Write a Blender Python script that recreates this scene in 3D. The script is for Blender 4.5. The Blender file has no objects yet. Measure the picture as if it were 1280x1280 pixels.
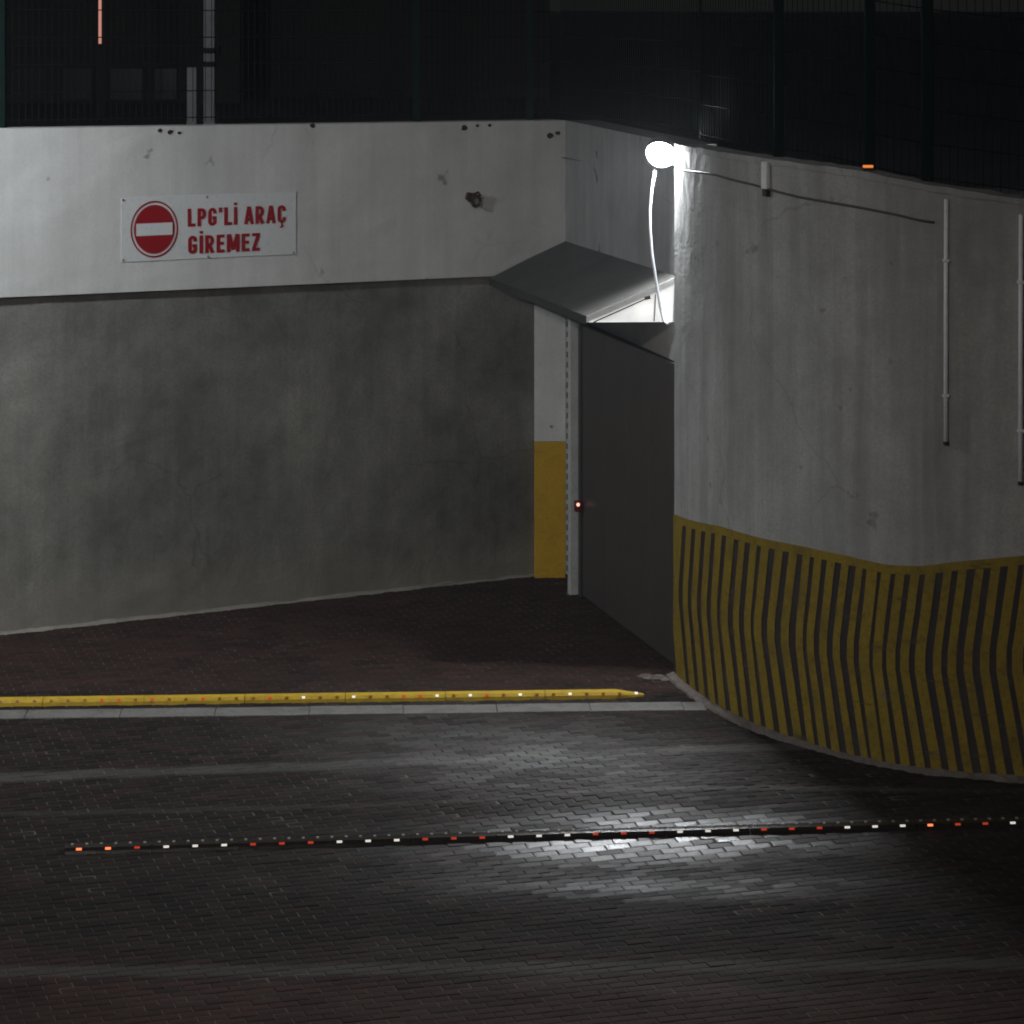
import bpy, bmesh, math, random
from mathutils import Vector, Matrix
random.seed(7)
C = bpy.context.scene.collection
SC = bpy.context.scene
# ------------------------------------------------------------------ camera
F, H = 3500.0, 4.55            # focal length in photo pixels, eye height (m)
cam = bpy.data.cameras.new('camera'); camo = bpy.data.objects.new('camera', cam); C.objects.link(camo)
cam.sensor_width = 36; cam.lens = F/1280*36; cam.shift_y = -0.5
cam.clip_start = 0.1; cam.clip_end = 3000
camo.location = (0, 0, H); camo.rotation_euler = (math.radians(90), 0, 0)
SC.camera = camo
# ------------------------------------------------------------------ world, added sun lamp, exposure
SUN_EL, SUN_AZ = math.radians(38), math.radians(200)
w = bpy.data.worlds.new('World'); SC.world = w; w.use_nodes = True
nt = w.node_tree; bg = nt.nodes['Background']
sky = nt.nodes.new('ShaderNodeTexSky'); sky.sky_type = 'NISHITA'; sky.sun_disc = False
sky.sun_elevation = SUN_EL; sky.sun_rotation = SUN_AZ
nt.links.new(sky.outputs[0], bg.inputs[0]); bg.inputs[1].default_value = 0.0022
sun = bpy.data.lights.new('added_sun', 'SUN'); sun.energy = 0.02; sun.angle = math.radians(10); sun.color = (1, .93, .85)  # weak added sun lamp for a soft city glow
suno = bpy.data.objects.new('added_sun', sun); C.objects.link(suno)
suno.rotation_euler = (math.radians(90)-SUN_EL, 0, math.radians(180)-SUN_AZ+math.radians(0))
suno.location = (0, -5, 30)
SC.view_settings.view_transform = 'Standard'; SC.view_settings.look = 'None'
SC.view_settings.exposure = 0.0; SC.view_settings.gamma = 1.0; SC.view_settings.use_curve_mapping = False
SC.render.engine = 'CYCLES'
HAZE = 0.0010
SC.cycles.use_denoising = True
SC.cycles.pixel_filter_type = 'BLACKMAN_HARRIS'; SC.cycles.filter_width = 1.9
SC.cycles.max_bounces = 6; SC.cycles.sample_clamp_indirect = 4.0
FLOOD_L, LEFT_L, STREET_L = 2050.0, 680.0, 310.0

# ------------------------------------------------------------------ helpers
def G(x, g):                       # ground point seen at photo pixel (x, g)
    return Vector(((x-640)*H/g, F*H/g))
def P(x, y, g):                    # point at pixel (x, y) standing over ground pixel row g
    p = G(x, g); return Vector((p.x, p.y, H*(1-y/g)))

class MB:
    def __init__(s): s.v = []; s.f = []; s.t = []
    def add(s, vs, fs, tint=None):
        o = len(s.v); s.v += [tuple(v) for v in vs]; s.f += [tuple(i+o for i in f) for f in fs]
        if tint is not None: s.t += [tint]*len(vs)
        return s
    def box(s, x0, y0, z0, x1, y1, z1):
        return s.add([(x0,y0,z0),(x1,y0,z0),(x1,y1,z0),(x0,y1,z0),(x0,y0,z1),(x1,y0,z1),(x1,y1,z1),(x0,y1,z1)],
              [(0,3,2,1),(4,5,6,7),(0,1,5,4),(1,2,6,5),(2,3,7,6),(3,0,4,7)])
    def prism(s, poly, d):           # closed solid: polygon (list of 3D) swept by vector d
        n = len(poly); d = Vector(d); a = [Vector(p) for p in poly]; b = [p+d for p in a]
        return s.add(a+b, [tuple(range(n))[::-1], tuple(range(n, 2*n))]+[(i,(i+1)%n,n+(i+1)%n,n+i) for i in range(n)])
    def tube(s, pts, r, n=8, caps=True):
        pts = [Vector(p) for p in pts]; rings = []
        up = Vector((0,0,1))
        for i, p in enumerate(pts):
            t = (pts[min(i+1,len(pts)-1)]-pts[max(i-1,0)]).normalized()
            a = t.cross(up if abs(t.z) < .95 else Vector((1,0,0))).normalized(); b = a.cross(t)
            rr = r[i] if isinstance(r, (list, tuple)) else r
            rings.append([p+(a*math.cos(2*math.pi*k/n)+b*math.sin(2*math.pi*k/n))*rr for k in range(n)])
        vs = [v for R in rings for v in R]; fs = []
        for i in range(len(pts)-1):
            for k in range(n): fs.append((i*n+k, i*n+(k+1)%n, (i+1)*n+(k+1)%n, (i+1)*n+k))
        if caps: fs += [tuple(range(n))[::-1], tuple(range((len(pts)-1)*n, len(pts)*n))]
        return s.add(vs, fs)
    def grid(s, rows):               # rows: list of equally long point lists
        m = len(rows[0]); vs = [p for r in rows for p in r]; fs = []
        for i in range(len(rows)-1):
            for j in range(m-1): fs.append((i*m+j, i*m+j+1, (i+1)*m+j+1, (i+1)*m+j))
        return s.add(vs, fs)
    def mesh(s, name, mat=None, bevel=0, smooth=False, merge=False):
        me = bpy.data.meshes.new(name); me.from_pydata(s.v, [], s.f)
        if s.t:
            at = me.color_attributes.new('tint', 'FLOAT_COLOR', 'POINT')
            for i, t in enumerate(s.t): at.data[i].color = t
        bm = bmesh.new(); bm.from_mesh(me)
        if merge: bmesh.ops.remove_doubles(bm, verts=bm.verts, dist=1e-5)
        if not s.t: bmesh.ops.recalc_face_normals(bm, faces=bm.faces)
        if bevel: bmesh.ops.bevel(bm, geom=bm.edges[:], offset=bevel, segments=2, affect='EDGES', profile=.5)
        bm.to_mesh(me); bm.free()
        if smooth:
            for p in me.polygons: p.use_smooth = True
        if mat: me.materials.append(mat)
        return me
    def obj(s, name, mat=None, parent=None, **k):
        return link(name, s.mesh(name, mat, **k), parent)
def link(name, me, parent=None, loc=None, rz=None):
    o = bpy.data.objects.new(name, me); C.objects.link(o)
    if parent: o.parent = parent
    if loc is not None: o.location = loc
    if rz is not None: o.rotation_euler = (0, 0, rz)
    return o
def tag(o, label=None, cat=None, group=None, kind=None):
    if label: o['label'] = label
    if cat: o['category'] = cat
    if group: o['group'] = group
    if kind: o['kind'] = kind
    return o
def thing(name, label, cat, loc=(0,0,0), rz=0, group=None, kind=None):
    o = bpy.data.objects.new(name, None); C.objects.link(o); o.empty_display_size = .1
    o.location = loc; o.rotation_euler = (0, 0, rz)
    return tag(o, label, cat, group, kind)

# ------------------------------------------------------------------ materials
def mat(name, col, rough=.8, spec=.3, metal=0.0, emit=None):
    m = bpy.data.materials.new(name); m.use_nodes = True; b = m.node_tree.nodes['Principled BSDF']
    b.inputs['Base Color'].default_value = (*col, 1); b.inputs['Roughness'].default_value = rough
    b.inputs['Specular IOR Level'].default_value = spec; b.inputs['Metallic'].default_value = metal
    if emit:
        b.inputs['Emission Color'].default_value = (*emit[0], 1); b.inputs['Emission Strength'].default_value = emit[1]
    return m
class N:                              # tiny node-graph helper
    def __init__(s, m): s.t = m.node_tree; s.b = s.t.nodes['Principled BSDF']
    def n(s, typ, **kw):
        x = s.t.nodes.new(typ)
        for k, v in kw.items(): setattr(x, k, v)
        return x
    def l(s, a, b): s.t.links.new(a, b)
    def pos(s, scale=(1,1,1)):
        g = s.n('ShaderNodeNewGeometry'); mp = s.n('ShaderNodeMapping'); mp.inputs['Scale'].default_value = scale
        s.l(g.outputs['Position'], mp.inputs['Vector']); return mp.outputs[0]
    def noise(s, scale, detail=5, rough=.6, vec=None, stretch=(1,1,1), dist=0):
        x = s.n('ShaderNodeTexNoise'); x.inputs['Scale'].default_value = scale; x.inputs['Detail'].default_value = detail
        x.inputs['Roughness'].default_value = rough; x.inputs['Distortion'].default_value = dist
        s.l(vec or s.pos(stretch), x.inputs['Vector']); return x.outputs['Fac']
    def ramp(s, v, lo, hi, a=0, b=1):
        r = s.n('ShaderNodeMapRange'); r.inputs[1].default_value = lo; r.inputs[2].default_value = hi
        r.inputs[3].default_value = a; r.inputs[4].default_value = b; s.l(v, r.inputs[0]); return r.outputs[0]
    def mix(s, fac, a, b, mode='MIX'):
        x = s.n('ShaderNodeMix', data_type='RGBA', blend_type=mode)
        if hasattr(fac, 'links'): s.l(fac, x.inputs[0])
        else: x.inputs[0].default_value = fac
        for v, i in ((a, 6), (b, 7)):
            if hasattr(v, 'links'): s.l(v, x.inputs[i])
            else: x.inputs[i].default_value = (*v, 1)
        return x.outputs[2]
    def math(s, op, a, b=0.0):
        x = s.n('ShaderNodeMath', operation=op)
        for v, i in ((a, 0), (b, 1)):
            if hasattr(v, 'links'): s.l(v, x.inputs[i])
            else: x.inputs[i].default_value = v
        return x.outputs[0]
    def bump(s, v, strength, dist):
        b = s.n('ShaderNodeBump'); b.inputs['Strength'].default_value = strength; b.inputs['Distance'].default_value = dist
        s.l(v, b.inputs['Height']); s.l(b.outputs[0], s.b.inputs['Normal'])
    def z(s):
        g = s.n('ShaderNodeNewGeometry'); x = s.n('ShaderNodeSeparateXYZ'); s.l(g.outputs['Position'], x.inputs[0]); return x.outputs[2]

def plaster(name, light, dark, blotch=.9, streak=0.0, trowel=.5, chips=0.0, fine=.3):
    """hand-trowelled, weathered render: cloudy blotches, run-down streaks, chipped spots and relief"""
    m = mat(name, light, .85, .2); n = N(m)
    big = n.ramp(n.noise(blotch, 6, .62, dist=.4), .35, .68)
    mid = n.ramp(n.noise(blotch*4.3, 5, .65), .3, .72)
    c = n.mix(n.math('MULTIPLY', n.math('ADD', n.math('MULTIPLY', big, .65), n.math('MULTIPLY', mid, .35)), .95), dark, light)
    if streak:
        st = n.ramp(n.noise(1.0, 6, .6, stretch=(7, 7, .45)), .40, .72)
        c = n.mix(n.math('MULTIPLY', st, streak), c, tuple(v*.45 for v in dark))
        s2 = n.ramp(n.noise(1.0, 4, .5, stretch=(15, 15, .6)), .55, .8)
        c = n.mix(n.math('MULTIPLY', s2, streak*.6), c, tuple(min(1, v*1.25) for v in light))
    sp = n.ramp(n.noise(60, 3, .7), .35, .7)
    c = n.mix(n.math('MULTIPLY', sp, fine), c, tuple(v*.7 for v in dark))
    if chips:
        ch = n.ramp(n.noise(5.5, 3, .5), .70, .74)
        c = n.mix(n.math('MULTIPLY', ch, chips), c, (.03, .027, .024))
    n.l(c, n.b.inputs['Base Color'])
    hh = n.math('ADD', n.math('MULTIPLY', n.noise(3.2, 5, .6, dist=.6), 1.0), n.math('MULTIPLY', n.noise(45, 4, .7), .12))
    n.bump(hh, trowel, .03)
    return m
def painted(name, col, worn, scuff=.35, rough=.6, scale=6.0):
    m = mat(name, col, rough, .3); n = N(m)
    a = n.ramp(n.noise(scale, 7, .7), .45, .72); b = n.ramp(n.noise(scale*7, 4, .7), .5, .75)
    c = n.mix(n.math('MULTIPLY', a, scuff), col, worn); c = n.mix(n.math('MULTIPLY', b, scuff*.8), c, tuple(v*.4 for v in worn))
    n.l(c, n.b.inputs['Base Color']); n.bump(n.noise(scale*9, 4, .7), .25, .006); return m

M_fascia = plaster('white_fascia_paint', (.70,.70,.685), (.50,.50,.485), .8, .2, .22, .5, .22)
M_cement = plaster('grey_cement_render', (.305,.30,.27), (.10,.099,.09), 1.0, .28, .6, 0, .4)
_n = N(M_cement); _src = _n.b.inputs['Base Color'].links[0].from_socket
_f = _n.math('MULTIPLY', _n.ramp(_n.math('ADD', _n.z(), _n.math('MULTIPLY', _n.noise(2.2, 5, .65), .8)), .35, .85, 1, 0), .55)
_n.l(_n.mix(_f, _src, (.27,.24,.20)), _n.b.inputs['Base Color'])      # splashed dust along the foot
_src = _n.b.inputs['Base Color'].links[0].from_socket
_sc = _n.ramp(_n.noise(1.0, 5, .7, stretch=(2, 2, 9)), .66, .74)
_n.l(_n.mix(_n.math('MULTIPLY', _sc, .35), _src, (.06,.058,.055)), _n.b.inputs['Base Color'])
M_gatewall = plaster('dirty_white_render', (.32,.32,.312), (.20,.20,.195), .9, .3, .3, .6, .2)
M_curved = plaster('weathered_white_render', (.50,.50,.485), (.27,.27,.26), 1.0, .45, .4, .35, .4)
M_lintel = plaster('pale_lintel_render', (.52,.52,.505), (.38,.38,.37), 1.2, .1, .3, 0, .2)
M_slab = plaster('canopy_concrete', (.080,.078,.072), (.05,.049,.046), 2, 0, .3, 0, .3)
M_cheek = painted('canopy_white_paint', (.82,.82,.80), (.65,.65,.63), .3, .6)
M_glow = mat('self_lit_white_wedge', (.8,.8,.78), .5, .3); _n = N(M_glow)
_n.l(_n.mix(_n.ramp(_n.noise(3.5, 5, .6), .3, .7), (.45,.46,.47), (1,.99,.96)), _n.b.inputs['Emission Color']); _n.b.inputs['Emission Strength'].default_value = .85  # wedge made to glow by itself, no known source behind it
M_pillar = plaster('pillar_white_paint', (.64,.64,.62), (.46,.46,.44), 1.6, .2, .3, .9, .25)
M_yellow = painted('yellow_paint', (.46,.27,.012), (.30,.17,.015), .5, .6)
M_stripe = painted('olive_yellow_paint', (.25,.175,.014), (.12,.085,.02), .75, .6, 5)
M_dark = painted('faded_black_paint', (.032,.024,.026), (.075,.065,.055), .5, .55, 5)
M_bumpy = painted('yellow_rubber', (.50,.33,.018), (.24,.13,.015), .45, .65, 9)
M_rubber = painted('black_rubber', (.017,.0125,.010), (.035,.022,.015), .5, .24, 12)
M_gate = painted('brown_grey_gate_paint', (.056,.049,.045), (.036,.030,.027), .4, .5, 3)
M_gatefr = mat('gate_frame_steel', (.03,.03,.028), .5, .4)
M_pole = painted('grey_white_pole_paint', (.45,.46,.45), (.28,.28,.27), .5, .5)
M_toothm = mat('dark_rack_steel', (.025,.025,.025), .5, .4)
M_white = painted('white_plastic', (.80,.80,.81), (.66,.66,.66), .35, .35)
M_black = mat('black_plastic', (.015,.015,.016), .5, .4)
M_cablew = mat('white_cable', (.6,.62,.66), .5, .4)
M_rust = painted('rusty_iron', (.045,.022,.018), (.02,.012,.012), .6, .8, 20)
M_oldcable = painted('dirty_grey_cable', (.10,.095,.09), (.05,.045,.04), .6, .6, 20)
M_signw = painted('sign_white_sheet', (.62,.635,.64), (.53,.545,.55), .3, .4, 5)
M_signr = mat('sign_red_print', (.27,.006,.012), .5, .3)
M_screw = mat('grey_screw', (.2,.2,.2), .4, .5, .8)
M_edge = painted('pale_concrete_edging', (.155,.147,.138), (.07,.066,.062), .75, .85, 7)
M_foot = painted('mortar_footing', (.15,.125,.11), (.06,.05,.045), .8, .8, 9)
M_soil = painted('sand_bedding', (.036,.031,.028), (.20,.18,.16), .8, .95, 2.2)
M_asph = painted('dark_asphalt', (.045,.045,.047), (.03,.03,.03), .5, .85)
M_earth = painted('dark_yard_ground', (.03,.03,.03), (.02,.02,.022), .5, .95, 1.5)
M_fpost = painted('green_fence_paint', (.005,.014,.012), (.004,.010,.010), .4, .95)
M_fpost.node_tree.nodes['Principled BSDF'].inputs['Specular IOR Level'].default_value = .02
M_wire = mat('green_fence_wire', (.006,.009,.009), .9, .03)
M_bwall = plaster('dim_building_render', (.04,.037,.037), (.02,.019,.019), .4, .3, .3, 0, .2)
M_bbeam = mat('dark_building_beam', (.02,.02,.022), .8, .2)
M_glass = mat('dark_window_glass', (.01,.012,.016), .15, .5)
M_post = painted('pale_post_paint', (.30,.30,.32), (.15,.15,.17), .4, .6)
M_flood = mat('floodlight_lens_lit', (1,1,1), .5, .2, 0, ((.93,.97,1.0), FLOOD_L))
M_lampL = mat('street_lamp_lens_lit', (1,1,1), .5, .2, 0, ((.90,.96,1.0), LEFT_L))
M_lampS = mat('street_lantern_lens_lit', (1,1,1), .5, .2, 0, ((1.0,.93,.86), STREET_L))
M_tube = mat('pink_tube_lit', (.8,.5,.45), .5, .2, 0, ((1.0,.42,.33), .5))
M_ledo = mat('orange_marker_lit', (.8,.3,.05), .5, .3, 0, ((1.0,.28,.06), .8))
M_lockglint = mat('red_lock_glint', (.6,.08,.05), .4, .4, 0, ((1.0,.55,.42), 1.4))  # emission stands in for the glint on the lock
M_redl = mat('red_lens', (.10,.010,.008), .25, .5)
M_housing = mat('grey_aluminium_housing', (.3,.3,.31), .45, .4, .6)
def reflector(name, col, e, s):     # prismatic reflector, its returned light given as emission
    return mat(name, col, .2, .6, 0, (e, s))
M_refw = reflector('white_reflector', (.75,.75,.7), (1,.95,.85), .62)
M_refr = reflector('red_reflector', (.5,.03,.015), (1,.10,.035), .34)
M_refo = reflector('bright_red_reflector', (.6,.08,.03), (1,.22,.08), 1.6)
M_stud = mat('dull_metal_stud', (.35,.33,.30), .3, .6)
M_refd = mat('dull_amber_reflector', (.28,.09,.01), .3, .5)

def scrape(m, col, amt):
    n = N(m); src = n.b.inputs['Base Color'].links[0].from_socket
    a = n.ramp(n.noise(1.0, 6, .72, stretch=(1.6, 1.6, 11)), .60, .68)
    b = n.ramp(n.noise(7.0, 5, .7), .63, .69)
    c = n.mix(n.math('MULTIPLY', a, amt), src, col); c = n.mix(n.math('MULTIPLY', b, amt*.8), c, (.13,.125,.115))
    n.l(c, n.b.inputs['Base Color'])
def cracks(m, amt):
    n = N(m); src = n.b.inputs['Base Color'].links[0].from_socket
    wv = n.n('ShaderNodeTexNoise'); wv.inputs['Scale'].default_value = 2.5; wv.inputs['Detail'].default_value = 5; n.l(n.pos(), wv.inputs['Vector'])
    ad = n.n('ShaderNodeVectorMath', operation='ADD'); n.l(n.pos(), ad.inputs[0]); sc = n.n('ShaderNodeVectorMath', operation='SCALE'); sc.inputs['Scale'].default_value = .35
    n.l(wv.outputs['Color'], sc.inputs[0]); n.l(sc.outputs[0], ad.inputs[1])
    vo = n.n('ShaderNodeTexVoronoi', feature='DISTANCE_TO_EDGE'); vo.inputs['Scale'].default_value = .75; n.l(ad.outputs[0], vo.inputs['Vector'])
    f = n.math('MULTIPLY', n.ramp(vo.outputs['Distance'], .002, .007, 1, 0), n.ramp(n.noise(.9, 3, .5), .50, .60))
    n.l(n.mix(n.math('MULTIPLY', f, amt), src, (.04,.038,.035)), n.b.inputs['Base Color'])
cracks(M_cement, .28); cracks(M_curved, .22); cracks(M_fascia, .12); cracks(M_gatewall, .2)
scrape(M_stripe, (.035,.028,.02), .65); scrape(M_dark, (.10,.08,.04), .45); scrape(M_bumpy, (.05,.035,.02), .6); scrape(M_yellow, (.10,.07,.03), .4)
def paver_material():
    m = mat('concrete_paver', (.08,.07,.068), .5, .5); n = N(m)
    at = n.n('ShaderNodeAttribute', attribute_name='tint')
    sep = n.n('ShaderNodeSeparateColor'); n.l(at.outputs['Color'], sep.inputs[0])
    base = n.mix(sep.outputs[0], (.0150,.0110,.0090), (.030,.0225,.0190))       # dark .. light
    base = n.mix(sep.outputs[1], base, (.070,.036,.031))                   # reddish blocks
    g_ = n.n('ShaderNodeNewGeometry'); sx = n.n('ShaderNodeSeparateXYZ'); n.l(g_.outputs['Position'], sx.inputs[0])
    wob = n.math('MULTIPLY', n.math('SUBTRACT', n.noise(3.0, 5, .7), .5), .10)
    for (xa, ga, xb, gb, hw, amt, lim) in ((0,972,1010,934,.10,.55,1), (640,1004,1100,990,.05,.45,1), (0,1215,1280,1204,.085,.6,0), (0,1018,600,1004,.05,.2,0)):
        pa_, pb_ = G(xa, ga), G(xb, gb); u_ = (pb_-pa_).normalized(); L_ = (pb_-pa_).length
        across = n.math('ADD', n.math('MULTIPLY', n.math('SUBTRACT', sx.outputs[0], pa_.x), -u_.y), n.math('MULTIPLY', n.math('SUBTRACT', sx.outputs[1], pa_.y), u_.x))
        along = n.math('ADD', n.math('MULTIPLY', n.math('SUBTRACT', sx.outputs[0], pa_.x), u_.x), n.math('MULTIPLY', n.math('SUBTRACT', sx.outputs[1], pa_.y), u_.y))
        f_ = n.ramp(n.math('ABSOLUTE', n.math('ADD', across, wob)), hw*.6, hw*1.2, amt, 0)
        if lim: f_ = n.math('MULTIPLY', f_, n.math('MULTIPLY', n.ramp(along, -.5, 0, 0, 1), n.ramp(along, L_, L_+.4, 1, 0)))
        base = n.mix(f_, base, (.125,.117,.110))                           # pale worn bands
    gr = n.ramp(n.noise(90, 4, .7), .3, .7)
    base = n.mix(n.math('MULTIPLY', gr, .45), base, (.011,.010,.010))
    dirt = n.ramp(n.noise(1.6, 6, .65, dist=.5), .38, .7)
    base = n.mix(n.math('MULTIPLY', dirt, .4), base, (.013,.012,.012))
    oil = n.ramp(n.noise(1.3, 4, .6, dist=.8), .62, .72); base = n.mix(n.math('MULTIPLY', oil, .55), base, (.008,.0065,.006))
    n.l(base, n.b.inputs['Base Color'])
    pol = n.noise(1.1, 5, .6, stretch=(.5, 1.9, 1), dist=.3)
    r = n.math('ADD', n.ramp(pol, .35, .68, .66, .82), n.math('MULTIPLY', gr, .1)); r = n.math('SUBTRACT', r, n.math('MULTIPLY', at.outputs['Alpha'], .44))
    n.l(r, n.b.inputs['Roughness']); n.l(n.math('ADD', n.math('MULTIPLY', at.outputs['Alpha'], 1.4), .05), n.b.inputs['Specular IOR Level'])
    n.bump(n.math('ADD', n.noise(130, 4, .75), n.math('MULTIPLY', n.noise(14, 3, .5), .8)), .35, .006)
    return m
M_paver = paver_material()

# ------------------------------------------------------------------ plan lines of the walls
A0, A1 = G(0, 795), G(707, 716)                      # white fascia wall, left to right
uA = (A1-A0).normalized(); aA = math.atan2(uA.y, uA.x); nA = Vector((uA.y, -uA.x))   # nA faces the street
B0, B1 = G(707, 716), G(852, 832)                    # wall over the gate, far to near
uB = (B1-B0).normalized(); nB = Vector((uB.y, -uB.x))
if nB.x > 0: nB = -nB                                # faces the driveway (left)
def line_at_px(p, u, x):                             # parameter along plan line p+u*t seen in photo column x
    k = (x-640)/F; return (k*p.y-p.x)/(u.x-k*u.y)
def onA(x, y, off=0.0):                              # pixel on fascia face (pushed off towards the street)
    p = A0+nA*off; t = line_at_px(p, uA, x); q = p+uA*t; return t, H-y*q.y/F
def lerp(a, b, t): return a+(b-a)*t
LA = (A1-A0).length
TOP_A = lambda t: lerp(.7975*H, .790*H, t/LA)
BOT_A = lambda t: lerp(.532*H, .5235*H, t/LA)

# ------------------------------------------------------------------ ground and yard
MB().add([(-320,-320,-.06),(320,-320,-.06),(320,320,-.06),(-320,320,-.06)], [(0,1,2,3)]).obj('ground', M_asph)
tag(bpy.data.objects['ground'], 'dark asphalt ground around the paved driveway', 'ground', kind='structure')

base_px = [(843,845),(856,857),(870,868),(900,888),(950,912),(1000,930),(1050,945),(1100,957),(1150,965),(1200,970),(1280,976),(1400,981)]
ctrl = [G(x, g) for x, g in base_px]; ctrl.append(ctrl[-1]+Vector((4.5, -.7)))
def catmull(c, k=10):
    out = []
    for i in range(len(c)-1):
        p0 = c[i-1] if i else c[0]*2-c[1]; p1, p2 = c[i], c[i+1]; p3 = c[i+2] if i+2 < len(c) else c[-1]*2-c[-2]
        for j in range(k):
            t = j/k
            out.append(.5*((2*p1)+(p2-p0)*t+(2*p0-5*p1+4*p2-p3)*t*t+(3*p1-p0-3*p2+p3)*t**3))
    return out+[c[-1]]
CV = catmull(ctrl)
CS = [0.0]
for a, b in zip(CV, CV[1:]): CS.append(CS[-1]+(b-a).length)
CPX = [640+F*p.x/p.y for p in CV]
def interp(xs, ys, x):
    if x <= xs[0]: return ys[0]
    for i in range(len(xs)-1):
        if x <= xs[i+1]: return lerp(ys[i], ys[i+1], (x-xs[i])/(xs[i+1]-xs[i]))
    return ys[-1]
def s_of_px(x): return interp(CPX, CS, x)
def px_of_s(s): return interp(CS, CPX, s)
def curve(s, off=0.0):
    s = max(0, min(CS[-1]-1e-6, s)); i = 0
    while CS[i+1] < s: i += 1
    t = (s-CS[i])/(CS[i+1]-CS[i]); p = CV[i].lerp(CV[i+1], t)
    e = .05; a = max(0, s-e); b = min(CS[-1], s+e)
    pa = Vector((interp(CS, [v.x for v in CV], a), interp(CS, [v.y for v in CV], a)))
    pb = Vector((interp(CS, [v.x for v in CV], b), interp(CS, [v.y for v in CV], b)))
    d = (pb-pa).normalized(); return p+Vector((d.y, -d.x))*off
TOPX, TOPZ = [843,860,960,1070,1160,1280,1500], [v*H for v in (.787,.787,.7825,.775,.760,.744,.72)]
BANDX, BANDZ = [843,900,1000,1060,1110,1150,1200,1280,1500], [v*H for v in (.240,.260,.267,.267,.264,.267,.277,.289,.31)]
def topz(s): return interp(TOPX, TOPZ, px_of_s(s))
def bandz(s): return interp(BANDX, BANDZ, px_of_s(s))

# raised yard behind the walls
yz = 3.30
yard = [Vector(A0-uA*14)-nA*.26, A1-nA*.26] + [B1-nB*.2] + [curve(CS[-1]*k/14, -.2) for k in range(2, 15)] + [Vector((60, 15)), Vector((300, 300)), Vector((-300, 300)), Vector((-80, 20))]
MB().add([(p.x, p.y, yz) for p in yard], [tuple(range(len(yard)))]).obj('yard_terrain', M_earth)
tag(bpy.data.objects['yard_terrain'], 'dark raised yard ground behind the walls', 'yard ground', kind='structure')

# ------------------------------------------------------------------ block paving
PAV = tag(bpy.data.objects.new('driveway_paving', None), 'dark block paving of the driveway in long running rows', 'paving', kind='structure'); C.objects.link(PAV)
jd = Vector((-.2903, .9569)); rd = Vector((.9569, .2903)); aR = math.atan2(rd.y, rd.x)
LX, LY, GAP = .135, .0675, .0035
def paver_geo(mb, cx, cy, cz, ang, tilt, tint):
    a, b, ch, d = LX/2-GAP/2, LY/2-GAP/2, .006, .05
    ca, sa = math.cos(ang), math.sin(ang)
    def tr(x, y, z): return (cx+x*ca-y*sa, cy+x*sa+y*ca, cz+z+x*tilt[0]+y*tilt[1])
    vs = []
    for k_, z_ in ((0,-d),(0,-.0036),(.003,-.0015),(.016,0)): vs += [tr(*v) for v in [(-a+k_,-b+k_,z_),(a-k_,-b+k_,z_),(a-k_,b-k_,z_),(-a+k_,b-k_,z_)]]
    fs = [(r_+i_, r_+(i_+1)%4, r_+4+(i_+1)%4, r_+4+i_) for r_ in (0,4,8) for i_ in range(4)]+[(12,13,14,15)]
    mb.add(vs, fs, tint)
def inside(p):                       # in front of the walls?
    if (p-A0).dot(nA) < -.15: return False
    if p.x > B0.x-.2 and p.y > 18.6 and (p-B0).dot(nB) < -.15: return False
    return True
RC = G(850, 1046); RD0, RD1 = G(98, 1062), G(1279, 1028)
def glint_hump(o):                          # hump and dip shaped to catch the floodlight's highlight
    dst = RD0.y+(RD1.y-RD0.y)*(o.x-RD0.x)/(RD1.x-RD0.x); d = o.y-dst
    z_ = interp([-1.4,-.75,-.42,0,.62,1.3,2.0], [0,-.012,-.026,.012,.060,.030,0], d)
    return z_*math.exp(-((o.x-RC.x)/1.15)**2)
pv = []
for r in range(-16, 365):
    for q in range(-92, 92):
        o = rd*((q+(.5 if r % 2 else 0))*LX)+jd*(r*LY)+Vector((1.0, 9.0))
        if not (-6.5 < o.x < 5.5 and 10.2 < o.y < 25) or not inside(o): continue
        g = F*H/o.y; x = 640+F*o.x/o.y
        if o.x > 1.1 and 884 < g and x > 843 and x < 1400 and o.y > curve(s_of_px(x)).y+.25: continue
        pv.append((o, x, g))
inview = sorted([i for i, (o, x, g) in enumerate(pv) if -20 < x < 1300 and g < 1292], key=lambda i: -pv[i][2])
single = set(inview[:300])
ROWS = [random.choice((.45, .7, .9, 1.0, 1.1)) for _ in range(997)]
def tint_of(x, g):
    red = max(0, min(1, (g-1165)/90)) * 1.1
    if g < 864: red = max(red, .45)
    red = min(1, red*random.uniform(.5, 1.2)+random.choice((0, 0, 0, .25)))
    gx = math.exp(-((x-830)/235)**2)
    pol = gx*math.exp(-((g-1048+(x-840)*.03)/(27 if g < 1048 else 24))**2)*random.uniform(.8, 1.1)+.45*gx*math.exp(-((g-1106)/14)**2)*random.uniform(.5, 1)
    pol = max(pol, .55*math.exp(-((g-945-(x-640)*.1)/50)**2-((x-640)/230)**2)*random.uniform(.7, 1))
    pol *= ROWS[(int((x+g*.45)//70)*7+int(g*1.0//5)) % 997]
    return (random.random()**1.3, red, 0, min(1, pol))
bm_ = MB(); bm_.grid([[(x_, y_, -.0038+glint_hump(Vector((x_, y_)))) for x_ in [-8+.25*k for k in range(57)]] for y_ in [8.5+.1*k for k in range(176)]]); bed = bm_.obj('bedding_sand', M_soil, PAV)
variants = {}
field = MB()
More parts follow.
